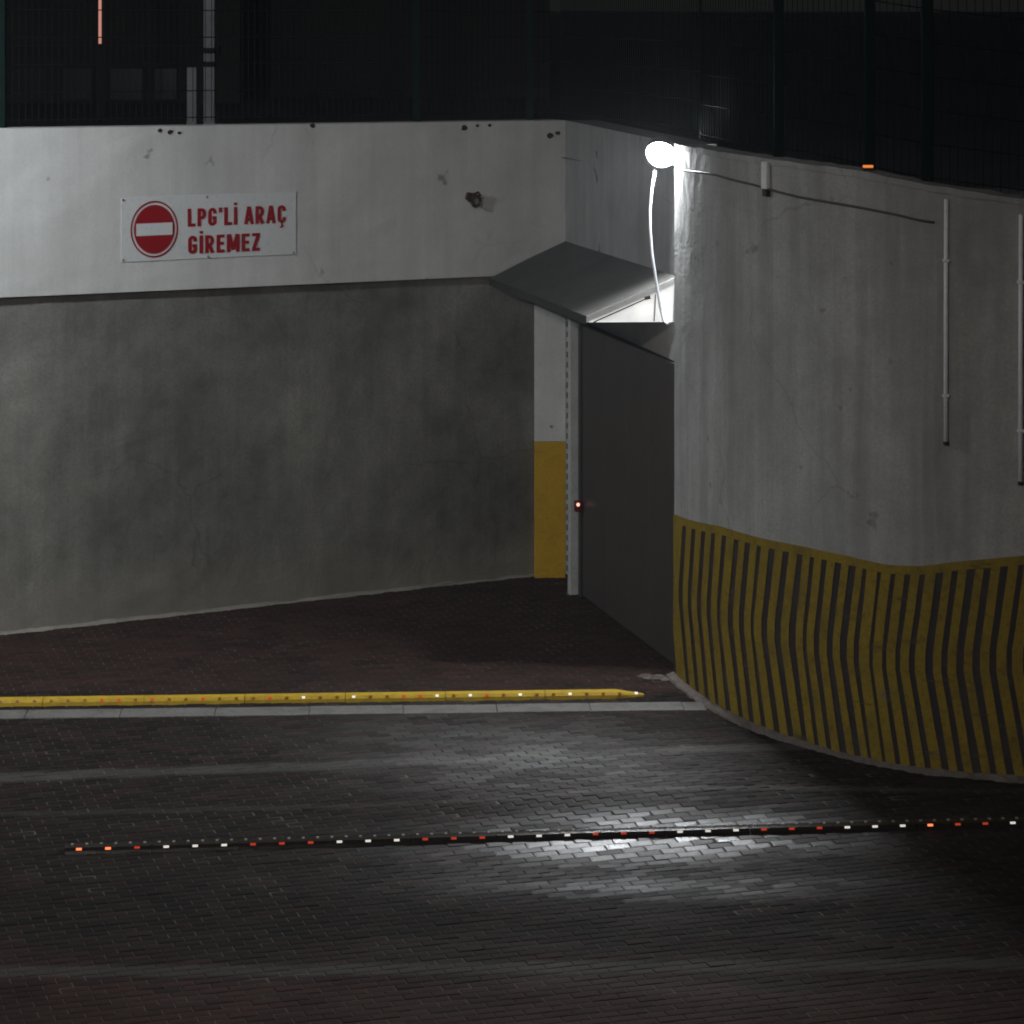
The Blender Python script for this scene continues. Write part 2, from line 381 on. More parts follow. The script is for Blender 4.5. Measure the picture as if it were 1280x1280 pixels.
for i, (o, x, g) in enumerate(pv):
    t = tint_of(x, g); tilt = (random.gauss(0, .005), random.gauss(0, .006)+t[3]*random.gauss(.055, .03)); dz = random.gauss(0, .0009)+glint_hump(o)
    sl = (glint_hump(o+jd*.03)-glint_hump(o-jd*.03))/.06; tilt = (tilt[0], tilt[1]+sl)
    if i in single:
        key = (round(t[0]*3), round(t[1]*3), round(t[2]*4), round(t[3]*3))
        if key not in variants:
            mb = MB(); paver_geo(mb, 0, 0, 0, 0, (0, 0), (key[0]/3, key[1]/3, key[2]/4, key[3]/3)); variants[key] = mb.mesh('paver', M_paver)
        p = link('paver', variants[key], PAV, (o.x, o.y, dz)); p.rotation_euler = (tilt[1], -tilt[0], aR+random.gauss(0, .004))
    else:
        paver_geo(field, o.x, o.y, dz, aR+random.gauss(0, .004), tilt, t)
tag(field.obj('paver_field', M_paver, PAV), kind='stuff')
# pale edging stones along the entrance
e0, e1 = G(-330, 903), G(884, 888); ue = (e1-e0).normalized(); ne = Vector((-ue.y, ue.x)); t = 0; L = (e1-e0).length
while t < L:
    l = min(.6, L-t); a = e0+ue*(t+.001); b = e0+ue*(t+l-.001); k = random.gauss(0, .001)
    MB().prism([(a.x,a.y,-.03),(b.x,b.y,-.03),(b.x,b.y,.006+k),(a.x,a.y,.006+k)], (ne.x*.21, ne.y*.21, 0)).obj('edging_stone', M_edge, PAV, bevel=.006)
    t += l

# ------------------------------------------------------------------ left wall: white fascia over grey render
LW = thing('entrance_wall', 'long wall with white fascia above and bare grey render below, carrying the sign', 'wall', (A0.x, A0.y, 0), aA)
def wall_panel(t0, t1, zb, zt, y0, y1, nx=40, nz=14):
    """solid wall in LW's local frame (x along the wall, -y to the street), front face finely divided"""
    mb = MB(); rows = []
    for j in range(nz+1):
        rows.append([(lerp(t0,t1,i/nx), y0+random.gauss(0,.0012), lerp(zb(lerp(t0,t1,i/nx)), zt(lerp(t0,t1,i/nx)), j/nz)) for i in range(nx+1)])
    mb.grid(rows)
    n = nx+1; top = rows[-1]; bot = rows[0]
    bt = [(p[0], y1, p[2]) for p in top]; bb = [(p[0], y1, p[2]) for p in bot]
    mb.grid([top, bt]); mb.grid([bt, bb]); mb.grid([bb, bot])
    mb.grid([[r[0] for r in rows], [(r[0][0], y1, r[0][2]) for r in rows]]); mb.grid([[r[-1] for r in rows], [(r[-1][0], y1, r[-1][2]) for r in rows]])
    return mb
flat = lambda v: (lambda t: v)
wall_panel(-14, LA, BOT_A, TOP_A, 0, .25, 90).obj('fascia', M_fascia, LW, merge=True, smooth=False)
wall_panel(-14, LA+.1, flat(-.1), lambda t: BOT_A(t)-.004, .05, .30, 90).obj('lower_wall', M_cement, LW, merge=True)
mb = MB(); rows = []; 
for off, z in ((.048,.02),(.038,.016),(.02,.006),(-.01,-.02)): rows.append([(lerp(-14, LA+.05, k/140), off+random.gauss(0,.006), z+random.gauss(0,.006)) for k in range(141)])
mb.grid(rows).obj('mortar_fillet', M_cement, LW)
# crumbled plaster knots along the top edge
for x, y, r in ((200,163,.016),(213,165,.022),(224,166,.014),(391,157,.02),(580,160,.025),(597,157,.016),(612,157,.016),(687,170,.03),(697,166,.02)):
    tt, zz = onA(x, y); mb = MB()
    ring = [(tt+r*math.cos(a)*random.uniform(.7,1.4), -.004, zz+r*math.sin(a)*random.uniform(.5,1.1)) for a in [k*.7854 for k in range(8)]]
    mb.prism(ring, (0, .006, 0)); mb.obj('broken_edge', M_rust, LW)

# ------------------------------------------------------------------ wall over the gate, with lintel
zl = .453*H
GW = thing('gate_wall', 'dirty white wall above the gate, joining fascia and striped wall', 'wall', (B0.x, B0.y, 0), math.atan2(uB.y, uB.x))
LB = (B1-B0).length                                  # local x runs from the far corner to the near end; +y is ...
sgn = 1 if (Vector((-uB.y, uB.x)).dot(nB) > 0) else -1  # local y sign that faces the driveway
def boxl(x0, x1, ya, yb, z0, z1):                    # ya/yb measured out towards the driveway
    return MB().box(x0, min(sgn*ya, sgn*yb), z0, x1, max(sgn*ya, sgn*yb), z1)
mb = MB(); mb.prism([(0,0,zl+.075),(LB,0,zl+.075),(LB,0,.783*H),(0,0,.790*H)], (0,-sgn*.25,0)); mb.obj('upper_wall', M_gatewall, GW)
boxl(.0, LB, .004, -.25, zl, zl+.073).obj('lintel', M_lintel, GW)
boxl(.0, LB, .008, .0035, zl+.074, .5235*H-.06).obj('lintel_face', M_lintel, GW)

# ------------------------------------------------------------------ canopy wedge over the gate
CN = thing('canopy', 'sloped concrete canopy wedge over the gate below the floodlight', 'canopy')
i0, i1 = P(704,302,714), P(847,345,832); o0, o1 = P(613,347,729), P(733,395,829)
i0.z = .579*H; i1.z = .5845*H; o0.z = .5235*H; o1.z = .5235*H; dn = Vector((0,0,-.045))
def inward(p, d): return p
mb = MB(); top = [o0, o1, i1, i0]; mb.prism(top, dn); mb.obj('slab', M_slab, CN)
ud = (o1-o0).normalized()
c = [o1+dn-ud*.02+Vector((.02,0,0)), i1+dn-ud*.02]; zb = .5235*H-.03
mb = MB(); mb.prism([c[0], c[1], (c[1].x, c[1].y, zb-.004), (c[0].x, c[0].y, zb-.004)], tuple(-ud*.04)); mb.obj('glowing_cheek', M_glow, CN)
# white painted end edge of the slab
mb = MB(); mb.prism([o1+ud*.004, i1+ud*.004, i1+dn+ud*.004, o1+dn+ud*.004], tuple(-ud*.003)); mb.obj('end_edge', M_cheek, CN)
sd = Vector((ud.y, -ud.x, 0)); sd = sd if sd.x < 0 else -sd
mb = MB(); mb.prism([o0+sd*.012+Vector((0,0,.004)), o1+sd*.012+Vector((0,0,.004)), o1+sd*.012+Vector((0,0,-.056)), o0+sd*.012+Vector((0,0,-.056))], tuple(-sd*.010)); mb.obj('drip_edge', M_gatefr, CN)
for xx, w in ((811,.006),(834,.008)):
    f = (xx-735)/(838-735); p = c[0].lerp(c[1], f)+ud*.012
    MB().tube([(p.x,p.y,zb), (p.x+.01,p.y,p.z-.005)], w, 6).obj('rod', M_pole, CN)
p = c[0].lerp(c[1], .66)+ud*.02
MB().tube([p+Vector((-.02,0,-.012)), p+Vector((.02,0,-.004))], .013, 8).obj('knob', M_gatefr, CN)
q0, q1 = c[0].lerp(c[1], .05)+ud*.014, c[0].lerp(c[1], .66)+ud*.014
MB().tube([q0+Vector((0,0,-.012)), q1+Vector((0,0,-.012))], .005, 6).obj('stay', M_gatefr, CN)

# ------------------------------------------------------------------ gate, pole, pillar
g0, g1 = G(727, 748), G(843, 836); uG = (g1-g0).normalized(); aG = math.atan2(uG.y, uG.x); LG = (g1-g0).length
GT = thing('gate', 'closed brown grey metal gate leaf between pole and striped wall', 'gate', (g0.x, g0.y, 0), aG)
s2 = 1 if Vector((-uG.y, uG.x)).x < 0 else -1
def gbox(x0, x1, ya, yb, z0, z1): return MB().box(x0, min(s2*ya, s2*yb), z0, x1, max(s2*ya, s2*yb), z1)
for k in range(4):
    a, b = lerp(.02, LG, k/4), lerp(.02, LG, (k+1)/4)
    gbox(a+.003, b-.003, 0, -.03, .03, zl+.012).obj('sheet', M_gate, GT, bevel=.003)
gbox(-.05, .016, .012, -.05, .01, .523*H-.06).obj('hinge_stile', M_gatefr, GT)
gbox(.02, LG, -.034, -.06, .05, .11).obj('bottom_rail', M_gatefr, GT)
gbox(.02, LG, -.034, -.06, zl-.10, zl-.03).obj('top_rail', M_gatefr, GT)

pb = G(718, 744)
PO = thing('gate_pole', 'grey white gate pole with glinting red lock beside the pillar', 'pole', (pb.x, pb.y, 0), aG)
MB().box(-.035,-.045,0,.035,.045,.523*H-.06).obj('pole_shaft', M_pole, PO, bevel=.006)
MB().box(-.05,-.06,0,.05,.06,.012).obj('base_plate', M_gatefr, PO)
lk = H*(1-632/744.)
ra = Matrix.Rotation(-aG, 3, 'Z'); lk = H*(1-631/750.); lp = ra @ Vector((*(G(722.5, 750)-pb), lk))     # lock hangs on the gate side of the pole
MB().box(lp.x-.012,lp.y-.03,lk-.05,lp.x+.03,lp.y+.03,lk+.035).obj('lock', M_redl, PO, bevel=.008)
tn = ra @ Vector((0, -1, 0)); lc = lp+tn*.045
MB().tube([lc+Vector((0,0,.008))-tn*.02, lc+Vector((0,0,.008))], .013, 10).obj('lock_glint', M_lockglint, PO)

c0, c1 = G(668, 722), G(707, 722)
PI = thing('pillar', 'white pillar with yellow lower half at the end of the grey wall', 'pillar', (c0.x, c0.y, 0))
wd = c1.x-c0.x; zy = H*(1-552/722.); zt = .523*H-.055
MB().box(0,0,zy,wd,.3,zt).obj('pillar_top', M_pillar, PI, bevel=.004)
MB().box(0,-.003,-.02,wd,.3,zy-.001).obj('pillar_base', M_yellow, PI, bevel=.004)
RK = thing('gear_rack', 'narrow pale rack strip with dark teeth between pillar and pole', 'rack', (c1.x+.002, c1.y-.02, 0))
MB().box(0,0,.03,.05,.04,zt).obj('strip', M_pole, RK, bevel=.003)
z = .08
tm = MB().box(0,-.012,-.022,.028,.0005,.022).mesh('tooth', M_toothm)
while z < zt-.05:
    link('tooth', tm, RK, (.004, 0, z)); z += .08

# ------------------------------------------------------------------ curved wall with chevron stripes
CW = thing('curved_wall', 'curved weathered white wall with yellow and black striped lower band', 'wall')
mb = MB(); K = 110; S = [CS[-1]*k/K for k in range(K+1)]; rows = []
for j in range(17):
    rows.append([(*curve(s, random.gauss(0, .0005)), lerp(-.1, topz(s), j/16)) for s in S])
mb.grid(rows)
back = [[(*curve(s, -.2), lerp(-.1, topz(s), j/2)) for s in S] for j in (0, 1, 2)]
mb.grid(back); mb.grid([rows[-1], back[-1]]); mb.grid([rows[0], back[0]])
mb.grid([[r[0] for r in rows[::8]], [r[0] for r in back]]); mb.grid([[r[-1] for r in rows[::8]], [r[-1] for r in back]])
mb.obj('wall_body', M_curved, CW, merge=True, smooth=False)
SB = [(CS[-1]-.02)*k/120 for k in range(121)]
mb = MB(); mb.grid([[(*curve(s, .004), lerp(.0, bandz(s)-.001, j/6)) for s in SB] for j in range(7)]); mb.obj('black_band', M_dark, CW)
BW = .052
mb = MB(); mb.grid([[(*curve(s, .008), bandz(s)-BW+j*BW) for s in SB] for j in (0, 1)]); mb.obj('yellow_border', M_stripe, CW)
dk = [845,857,868.5,881,893.7,906.3,921.7,936,950,966.6,983.5,1001,1016,1032,1048,1066,1084,1100,1116.5,1134.5,1154,1174,1193.7,1213.5,1235,1255]
dks = [s_of_px(x) for x in dk]
while dks[-1] < CS[-1]-.15: dks.append(dks[-1]+.098)
for sa, sb in zip(dks, dks[1:]):
    a = px_of_s(sa)
    wq = sb-sa; l, r = sa+wq*.21+random.gauss(0,.005), sb-wq*.19+random.gauss(0,.005)
    if a < 846: l = .003
    f = interp([843, 960, 1280], [.55, .85, 1.0], a)
    dkk, dbb = -wq*.80*f, wq*.38
    mb = MB(); rows = []
    for v in range(11):
        q = v/10; off = dkk*(q/.46) if q < .46 else lerp(dkk, dbb, (q-.46)/.54)
        off += random.gauss(0, .0007)
        rr = []
        for h_ in (0, .5, 1):
            s = max(.001, lerp(l, r, h_)+off); rr.append((*curve(s, .008), lerp(bandz(s)-BW-.0005, .025, q)))
        rows.append(rr)
    mb.grid(rows).obj('stripe', M_stripe, CW)
SF = [(CS[-1]-.02)*k/140 for k in range(141)]
mb = MB(); rows = []
for off, z in ((0.0,.03),(.02,.028),(.055,.012),(.068,-.03)):
    rows.append([(*curve(s, off+random.gauss(0,.006)*(off > .02)), z+random.gauss(0,.003)) for s in SF])
mb.grid(rows).obj('footing', M_foot, CW)
SP = [s_of_px(858)+(CS[-1]-.02-s_of_px(858))*k/100 for k in range(101)]
mb = MB(); rows = []
for off, dz in ((.012,-.035),(.016,.004),(-.10,.012),(-.10,-.02)):
    rows.append([(*curve(s, off), topz(s)+dz+.003+random.gauss(0,.003)) for s in SP])
mb.grid(rows).obj('coping', M_curved, CW)

# ------------------------------------------------------------------ speed bumps
def bump(name, label, a, b, width, height, mlen, nper, mats, refs, body_of, ref_of, rw, group=None, taper=False):
    u = (b-a).normalized(); L = (b-a).length
    root = thing(name, label, 'speed bump', (a.x, a.y, .004), math.atan2(u.y, u.x), group)
    nm = int(round(L/mlen)); ml = L/nm
    prof0 = [(0,-.02),(.012,height*.45),(width*.22,height*.93),(width*.38,height),(width*.62,height),(width*.78,height*.93),(width-.012,height*.45),(width,-.02)]
    k = 0
    for m in range(nm):
        zo = glint_hump(a+u*((m+.5)*ml)); prof = [(y, z+zo) for y, z in prof0]
        mb = MB(); mb.prism([(m*ml+.002, y, z) for y, z in prof], (ml-.004, 0, 0))
        if m == nm-1 and taper:
            mb = MB(); r1 = [(m*ml+.002, y, z) for y, z in prof]; r2 = [(m*ml+ml*.72, y, z) for y, z in prof]
            r3 = [(m*ml+ml, lerp(width/2, y, .25), z*.3) for y, z in prof]
            mb.grid([r1, r2, r3]); n_ = len(prof); mb.add(r1, [tuple(range(n_))]); mb.add(r3, [tuple(range(n_))[::-1]]); mb.grid([[r[0] for r in (r1,r2,r3)], [r[-1] for r in (r1,r2,r3)]])
        mod = mb.obj('module', mats[body_of(m)], root, merge=True)
        for j in range(nper):
            x = m*ml+(j+.5)*ml/nper
            y0, z0 = .013, height*.50+zo; y1, z1 = width*.20, height*.92+zo
            d = Vector((0, y1-y0, z1-z0)).normalized(); nn = Vector((0, -d.z, d.y))*.004
            A = Vector((0, y0, z0))+d*.003; Bv = Vector((0, y1, z1))-d*.003
            q = [Vector((x-rw,0,0))+A, Vector((x+rw,0,0))+A, Vector((x+rw,0,0))+Bv, Vector((x-rw,0,0))+Bv]
            rm = MB(); rm.prism([v-nn*.5 for v in q], tuple(nn*1.5)); rm.obj('reflector', refs[ref_of(k)], mod)
            if name == 'black_speed_bump':
                yb, zb2 = width*.55, height+zo
                for q_ in (.25, -.25):
                    st = MB().box(x-.007+ml/nper*q_, yb, zb2-.004, x+.007+ml/nper*q_, yb+.016, zb2+.005); st.obj('stud', M_stud, mod)
            k += 1
    return root
a, b = G(80, 1069), G(1455, 1030)
def rred(k):
    if (k//3) % 2: return 1
    return 2 if k in (0, 1, 30, 48) else (3 if k in (2, 21) else 0)
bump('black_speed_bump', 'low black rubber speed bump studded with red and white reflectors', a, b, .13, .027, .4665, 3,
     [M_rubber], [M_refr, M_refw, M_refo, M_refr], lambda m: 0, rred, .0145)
a, b = G(-330, 888), G(806, 873)
def ryel(k): return random.choice((1, 1, 2)) if k > 45 else random.choice((0, 2, 2, 0, 1, 3))
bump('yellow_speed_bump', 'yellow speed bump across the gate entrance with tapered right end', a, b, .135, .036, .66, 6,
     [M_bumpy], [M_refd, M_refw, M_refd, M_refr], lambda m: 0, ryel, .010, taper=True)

# ------------------------------------------------------------------ sign
t0, zt0 = onA(151, 247); t1, _ = onA(370, 250); _, zb0 = onA(151, 328)
SG = thing('sign', 'white no entry sign with red lettering fixed on the white fascia', 'sign', (*(A0+uA*t0+nA*.0015), zb0), aA)
sw, sh = t1-t0, zt0-zb0
MB().box(0,-.004,0,sw,0,sh).obj('panel', M_signw, SG, bevel=.0015)
def onS(x, y): t, z_ = onA(x, y, .01); return t-t0, z_-zb0
cx, cz = onS(193, 286.5); rx = (onS(222.5,287)[0]-onS(163,287)[0])/2; rz_ = (onS(193,251)[1]-onS(193,322)[1])/2
def disc(k, y, n=48): return [(cx+rx*k*math.cos(2*math.pi*i/n), y, cz+rz_*k*math.sin(2*math.pi*i/n)) for i in range(n)]
def annulus(k0, k1, y, n=48):
    mb = MB(); a_, b_ = disc(k0, y), disc(k1, y); mb.grid([a_+[a_[0]], b_+[b_[0]]]); return mb
annulus(.94, 1.0, -.0075).obj('red_ring', M_signr, SG)
MB().add(disc(.86, -.0075), [tuple(range(48))]).obj('red_disc', M_signr, SG)
bw, bh = rx*.76, rz_*.215
MB().box(cx-bw,-.010,cz-bh,cx+bw,-.0085,cz+bh).obj('white_bar', M_signw, SG)
def arc(cx_, cy_, ax, ay, a0, a1, n=7): return [(cx_+ax*math.cos(math.radians(lerp(a0,a1,k/n))), cy_+ay*math.sin(math.radians(lerp(a0,a1,k/n)))) for k in range(n+1)]
BOWL = [(.09,.91)]+arc(.22,.69,.13,.22,90,-90)+[(.09,.47)]
CUP = [(.345,.67)]+arc(.22,.76,.125,.155,0,180)+arc(.22,.24,.125,.155,180,360)
GLY = {'L': (.40, [[(.09,0),(.09,1)], [(.09,.085),(.40,.085)]]), 'P': (.44, [[(.09,0),(.09,1)], BOWL]),
 'G': (.45, [CUP+[(.345,.44),(.21,.44)]]), "'": (.18, [[(.09,.72),(.09,1)]]), 'I': (.18, [[(.09,0),(.09,1)], [(.09,1.10),(.09,1.25)]]),
 'A': (.48, [[(.08,0),(.235,1)], [(.40,0),(.245,1)], [(.13,.27),(.35,.27)]]),
 'R': (.46, [[(.09,0),(.09,1)], BOWL, [(.20,.48),(.37,0)]]),
 'C': (.44, [CUP+[(.345,.33)], [(.22,.03),(.235,-.10),(.275,-.17),(.22,-.235),(.13,-.22)]]),
 'M': (.62, [[(.09,0),(.09,1)], [(.53,0),(.53,1)], [(.12,1),(.31,.12)], [(.50,1),(.31,.12)]]),
 'E': (.40, [[(.09,0),(.09,1)], [(.09,.085),(.39,.085)], [(.09,.915),(.39,.915)], [(.09,.51),(.36,.51)]]),
 'Z': (.42, [[(.02,.915),(.40,.915)], [(.33,.92),(.09,.08)], [(.02,.085),(.40,.085)]]), ' ': (.17, [])}
def text(name, body, x0, x1, ycap, ybase, par):
    X0, Zb = onS(x0, ybase); X1, Zt = onS(x1, ycap); Zt = onS(x0, ycap)[1]
    tot = sum(GLY[c][0]+.085 for c in body)-.085; kx, kz = (X1-X0)/tot, Zt-Zb
    mb = MB(); pen = 0; lay = 0
    for c_ in body:
        wd_, strokes = GLY[c_]
        for st in strokes:
            hw = .088 if not (c_ == 'C' and st[0][1] < .1) else .045
            q = [Vector(p_) for p_ in st]; l_, r_ = [], []
            for k in range(len(q)):
                d0 = (q[k]-q[k-1]).normalized() if k else (q[1]-q[0]).normalized()
                d1 = (q[k+1]-q[k]).normalized() if k < len(q)-1 else d0
                d_ = (d0+d1).normalized(); nn_ = Vector((-d_.y, d_.x)); m_ = hw/max(.55, nn_.dot(Vector((-d0.y, d0.x))))
                l_.append(q[k]+nn_*m_); r_.append(q[k]-nn_*m_)
            y_ = -.0072-.00025*(lay % 4); lay += 1
            f_ = lambda p_: (X0+(pen+p_.x)*kx, y_, Zb+p_.y*kz)
            mb.grid([[f_(p_) for p_ in l_], [f_(p_) for p_ in r_]])
        pen += wd_+.085
    mb.obj(name, M_signr, par)
text('lettering', "LPG'LI ARAC", 234.5, 357.5, 261, 283.5, SG)
text('lettering', "GIREMEZ", 235, 325.5, 295, 317.5, SG)
for x, y in ((154,250),(154,325),(259,246.5),(260,326),(367,319)):
    u_, v_ = onS(x, y); v_ = max(.012, min(sh-.012, v_)); u_ = max(.012, min(sw-.012, u_))
    MB().tube([(u_,-.006,v_),(u_,-.010,v_)], .008, 8).obj('screw', M_screw, SG)

# broken fixture on the fascia
tt, zz = onA(590, 248); p = A0+uA*tt
HK = thing('broken_bracket', 'small rusty broken bracket with ring on the white fascia', 'bracket', (p.x, p.y, zz), aA)
mb = MB(); mb.prism([(-.065,-.03,.0),(-.05,-.03,.05),(-.005,-.03,.045),(.01,-.03,.0),(-.02,-.03,-.035)], (0,.029,0)); mb.obj('plate', M_rust, HK, bevel=.004)
MB().tube([(.015+.034*math.cos(k*.5236), -.035, -.02+.04*math.sin(k*.5236)) for k in range(13)], .013, 8).obj('ring', M_rust, HK)
MB().tube([(-.02,-.03,.03),(.03,-.05,.05),(.05,-.045,.02)], .01, 6).obj('arm', M_rust, HK)

# ------------------------------------------------------------------ floodlight with its cables
FLP = P(827, 191, 830.5)
FL = thing('floodlight', 'lit white floodlight on the wall corner above the canopy', 'floodlight', tuple(FLP))
aim = Vector((-.16, -1.0, -.32)).normalized()
rot = aim.to_track_quat('Z', 'Y').to_matrix().to_4x4()
def fo(mb, name, m, **k):
    mb.v = [tuple(rot @ Vector(v)) for v in mb.v]; return mb.obj(name, m, FL, **k)
def rings(prof, n=28):
    mb = MB(); mb.grid([[(r*math.cos(2*math.pi*k/n), r*math.sin(2*math.pi*k/n), z) for k in range(n+1)] for r, z in prof]); return mb
fo(rings([(.001,-.075),(.07,-.075),(.105,-.05),(.112,-.01),(.112,.006),(.102,.006),(.102,-.004),(.001,-.004)]), 'housing', M_housing, merge=True)
fo(rings([(.1005,-.003),(.09,.004),(.06,.010),(.03,.0125),(.0005,.0135)]), 'lens', M_flood, merge=True)
up = 1 if (rot @ Vector((0, 1, 0))).z > 0 else -1
hd = MB()  # hood added to hold back the lamp's upward light
for r0, r1 in ((.1125,.1125),(.116,.116)):
    hd.grid([[(r0*math.cos(a), up*r0*math.sin(a), z) for a in [math.radians(14+152*k/16) for k in range(17)]] for z in (-.02,.105)])
fo(hd, 'added_hood', M_housing)
for k in range(5): fo(MB().box(-.07+k*.035,-.06,-.10,-.062+k*.035,.06,-.0755), 'fin', M_housing)
wp = Vector((B1.x, B1.y+.06, FLP.z-.02))-FLP
MB().tube([(.02,.06,-.02),(.05,.10,-.05),(wp.x,.12,-.05)], .012, 8).obj('bracket', M_housing, FL)
cp = [(819,214),(815,235),(812.5,262),(812.5,285),(815,318),(820,350),(825,382),(829,400),(834,405),(838,402)]
mb = MB(); mb.tube([P(x, y, lerp(829, 834, i/9.)) for i, (x, y) in enumerate(cp)], .0095, 8)
tag(mb.obj('hanging_cable', M_cablew, smooth=True), 'white power cable hanging from the floodlight past the canopy end', 'cable')
cp = [(846,206),(858,213),(875,215),(895,218),(915,224),(945,231),(962,236),(975,240),(1000,246),(1040,253),(1080,260),(1120,268),(1150,275),(1168,278)]
mb = MB(); pts = []
for i, (x, y) in enumerate(cp):
    s = s_of_px(x); q = curve(s, .016+.003*math.sin(i*1.7)); pts.append((q.x, q.y, H-y*q.y/F))
mb.tube(pts, .0075, 8); tag(mb.obj('wall_cable', M_oldcable, smooth=True), 'dark cable running along the top of the curved wall', 'cable')
s = s_of_px(960); q = curve(s, .004)
JB = thing('cable_clip', 'small pale cable clip box near the top of the curved wall', 'clip', (q.x, q.y, H-219*q.y/F), math.atan2(curve(s+.1).y-curve(s-.1).y, curve(s+.1).x-curve(s-.1).x))
MB().box(-.03,-.03,-.085,.03,0,.085).obj('cover', M_white, JB, bevel=.006)
MB().box(-.015,-.034,-.13,.035,0,-.086).obj('gland', M_black, JB, bevel=.006)
for x, ya, yb, lab in ((1183,249,556,'shorter white plastic pipe down the curved wall, nearer the floodlight'), (1276,268,606,'longer white plastic pipe on the curved wall at the right edge')):
    s = s_of_px(x); q = curve(s, .014); zt_, zb_ = H-ya*q.y/F, H-yb*q.y/F
    PR = thing('wall_pipe', lab, 'pipe', (q.x, q.y, zb_), 0, 'white pipes on the curved wall')
    MB().tube([(0,0,.012),(0,0,(zt_-zb_)*.5),(.002,0,zt_-zb_)], .0135, 10).obj('tube', M_white, PR, smooth=True)
    MB().tube([(0,0,0),(0,0,.02)], .0165, 10).obj('end_cap', M_black, PR)
    for k in (.2, .75): MB().box(-.02,-.017,(zt_-zb_)*k-.008,.02,.013,(zt_-zb_)*k+.008).obj('clamp', M_white, PR, bevel=.002)
s = s_of_px(1080); q = curve(s, -.04); zz = topz(s)
ML = thing('marker_light', 'tiny glowing orange marker light on the curved wall top', 'light', (q.x, q.y, zz+.016))
MB().box(-.03,-.03,0,.03,.03,.012).obj('base', M_black, ML)
MB().tube([(-.03,0,.02),(.03,0,.02)], [.008,.008], 8).obj('lens', M_ledo, ML)

# broken mortar lumps at the corner foot
for x, y, r in ((806,846,.035),(820,848,.05),(832,850,.03)):
    q = G(x, y); mb = MB()
    bm_pts = [(q.x+r*1.6*math.cos(a_)*random.uniform(.7,1.2), q.y+r*math.sin(a_)*random.uniform(.7,1.2), .002) for a_ in [k*.7854 for k in range(8)]]
    tp = [(lerp(q.x, v[0], .55), lerp(q.y, v[1], .55), r*.45*random.uniform(.7,1.2)) for v in bm_pts]
    mb.grid([bm_pts+[bm_pts[0]], tp+[tp[0]]]); mb.add(tp, [tuple(range(8))])
    lab = {806:'flat mortar lump farthest from the striped wall, by the yellow bump end', 820:'largest mortar lump lying at the gate corner', 832:'mortar lump touching the foot of the striped wall'}[x]
    tag(mb.obj('mortar_lump', M_foot, merge=True), lab, 'rubble', 'mortar lumps at the gate corner')

# ------------------------------------------------------------------ fences on the wall tops
def fence(label, path, zf, posts, hgt, pitch=.05):
    root = thing('mesh_fence', label, 'fence')
    L = path[-1][0]
    def at(s):
        for (a_, p_), (b_, q_) in zip(path, path[1:]):
            if s <= b_: return p_.lerp(q_, (s-a_)/(b_-a_))
        return path[-1][1]
    for s in posts:
        q = at(s); z_ = zf(s); MB().box(q.x-.03,q.y-.03,z_-.1,q.x+.03,q.y+.03,z_+hgt+.08).obj('post', M_fpost, root, bevel=.004)
    mb = MB(); s = 0
    while s < L:
        q = at(s); z_ = zf(s); mb.box(q.x-.0025,q.y-.0025,z_+.05,q.x+.0025,q.y+.0025,z_+hgt); s += pitch
    k = .08
    while k < hgt:
        n_ = max(2, int(L/.25))
        mb.tube([(*at(L*i/n_), zf(L*i/n_)+k) for i in range(n_+1)], .004 if (round(k*100) % 60) else .012, 4); k += .20
    tag(mb.obj('wire_mesh', M_wire, root), kind='stuff')
    return root
pa = A0-uA*5-nA*.18; pa1 = A1-nA*.18; La = (pa1-pa).length
tA = lambda x: line_at_px(pa, uA, x)
fence('dark green mesh fence on top of the white fascia wall', [(0, pa), (La, pa1)], lambda s: lerp(.797*H, .786*H, s/La), [tA(2)-2.5, tA(2), tA(521), tA(662)], 1.8)
cps = [A1-nA*.18+Vector((.05,0)), B1-nB*.14]+[curve(CS[-1]*k/40, -.12) for k in range(1, 41)]; pth = [(0, cps[0])]
for a_, b_ in zip(cps, cps[1:]): pth.append((pth[-1][0]+(b_-a_).length, b_))
def s_path(x):
    for (s_, p_), (s2_, p2_) in zip(pth, pth[1:]):
        if 640+F*p2_.x/p2_.y >= x: return s_
    return pth[-1][0]
fence('dark green mesh fence along the top of the curved wall', pth, lambda s: topz(max(0, s-LB)), [s_path(x) for x in (985, 1088, 1196, 1310, 1480)], 1.7)

# ------------------------------------------------------------------ dim things in the yard behind
bd = 34.0
def bx(x): return (x-640)*bd/F
def bz(y): return H-y*bd/F
BB = thing('yard_building', 'dark low building in the unlit yard behind the fence', 'building', (0, bd, yz))
MB().box(bx(-900),0,-.2,bx(300),6,3.2).obj('wall', M_bwall, BB)
for y in (62, 146): MB().box(bx(-900),-.12,bz(y+5)-yz,bx(275),-.002,bz(y-5)-yz).obj('beam', M_bbeam, BB)
for x0, x1 in ((12,58),(75,118),(135,182),(190,225)):
    f_ = MB().box(bx(x0),-.04,bz(128)-yz,bx(x1),-.003,bz(82)-yz).obj('window', M_bbeam, BB); MB().box(bx(x0+4),-.05,bz(124)-yz,bx(x1-4),-.0405,bz(86)-yz).obj('pane', M_glass, f_)
MB().box(bx(300)+.05,2,-.2,bx(690),6,2.6).obj('side_wing', M_bwall, BB)
def ypost(label, x, w, ytop, dist, ybase=None):
    k = dist/F; hz = max(.3, H-ytop*k-yz)
    o = thing('yard_post', label, 'post', ((x-640)*k, dist, yz), 0, 'pale posts in the yard')
    MB().box(-w*k/2,-w*k/2,-.05,w*k/2,w*k/2,hz).obj('shaft', M_post, o, bevel=.01)
    MB().box(-w*k*.75,-w*k*.75,-.02,w*k*.75,w*k*.75,.05).obj('base', M_bbeam, o)
    return o
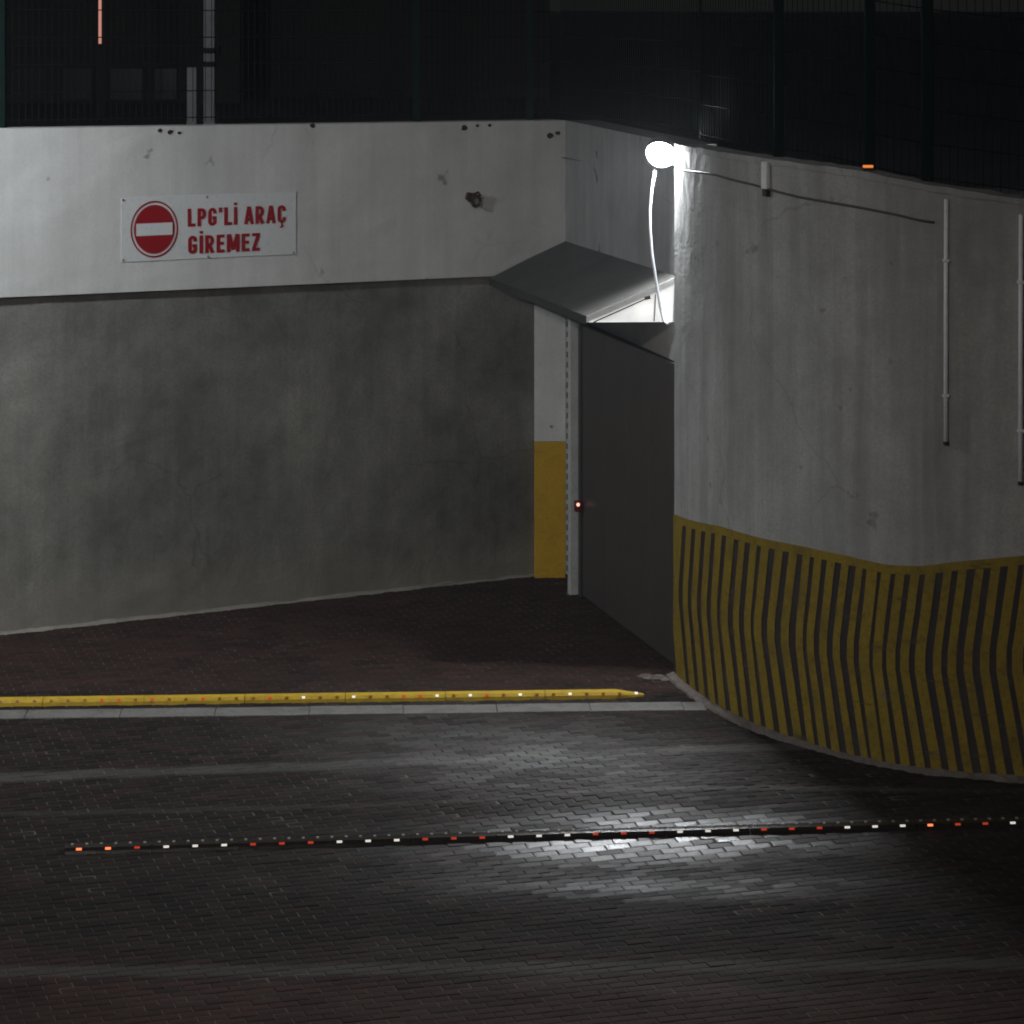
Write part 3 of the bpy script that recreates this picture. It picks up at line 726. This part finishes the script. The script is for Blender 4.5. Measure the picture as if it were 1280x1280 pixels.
ypost('short pale post beside the tall one behind the fascia wall', 240, 13, 84, 27)
o = ypost('tall pale post with dark clamp rising behind the fascia wall', 262, 14, -60, 26.5)
k = 26.5/F
for y in (63, 80): MB().tube([(0,0,H-y*k-yz-.025),(0,0,H-y*k-yz+.025)], .085, 10).obj('clamp', M_bbeam, o)
k = 30/F
TB = thing('glow_line', 'thin vertical pinkish glowing line in the dark yard', 'tube light', ((125-640)*k, 30, H-57*k))
MB().tube([(0,0,.02),(0,0,1.2)], .016, 8).obj('tube', M_tube, TB)  # pinkish line with its own weak glow
MB().tube([(0,0,-.03),(0,0,.02)], .02, 8).obj('end_cap', M_bbeam, TB); MB().box(-.03,.016,-.35,.03,.05,1.25).obj('batten', M_bbeam, TB); MB().box(-.03,.016,-1.2,.03,.05,-.351).obj('mounting_pole', M_bbeam, TB)

# ------------------------------------------------------------------ street lamps standing outside the picture that light the place
def street_lamp(label, x, y, zl_, arm, m, r, tilt):
    o = thing('street_lamp', label, 'street lamp', (x, y, 0), 0)
    MB().tube([(0,0,0),(0,0,zl_*.5),(0,0,zl_+.1)], [.08,.07,.05], 12).obj('mast', M_housing, o)
    MB().tube([(0,0,zl_+.05),(arm[0]*.5,arm[1]*.5,zl_+.12),(arm[0],arm[1],zl_+.10)], .03, 8).obj('arm', M_housing, o)
    h_ = MB().box(-r*1.3,-r,.02,r*1.3,r,.10).obj('lamp_head', M_housing, o, bevel=.01); h_.location = (arm[0], arm[1], zl_); h_.rotation_euler = tilt
    l_ = MB().box(-r,-r*.8,0,r,r*.8,.018).obj('lens', m, h_)
    return o
street_lamp('lit street lamp on a mast left of the entrance wall', -5.6, 16.0, 4.9, (.7, 1.2), M_lampL, .16, (math.radians(25), 0, 0))
street_lamp('lit tall street lamp across the road behind the viewer', -7.5, -3.5, 9.0, (.6, 1.2), M_lampS, .5, (math.radians(35), 0, 0))

# ------------------------------------------------------------------ thin haze added to give the floodlight a soft halo
hz = MB().box(-335, -335, -1.1, 335, 335, 11.0).obj('haze', None); tag(hz, kind='stuff')
hm = bpy.data.materials.new('halo_haze'); hm.use_nodes = True; t_ = hm.node_tree; t_.nodes.clear()
ou = t_.nodes.new('ShaderNodeOutputMaterial'); pv_ = t_.nodes.new('ShaderNodeVolumePrincipled')
pv_.inputs['Color'].default_value = (.85, .9, 1, 1); pv_.inputs['Density'].default_value = HAZE; pv_.inputs['Anisotropy'].default_value = .2
t_.links.new(pv_.outputs[0], ou.inputs['Volume']); hz.data.materials.append(hm)
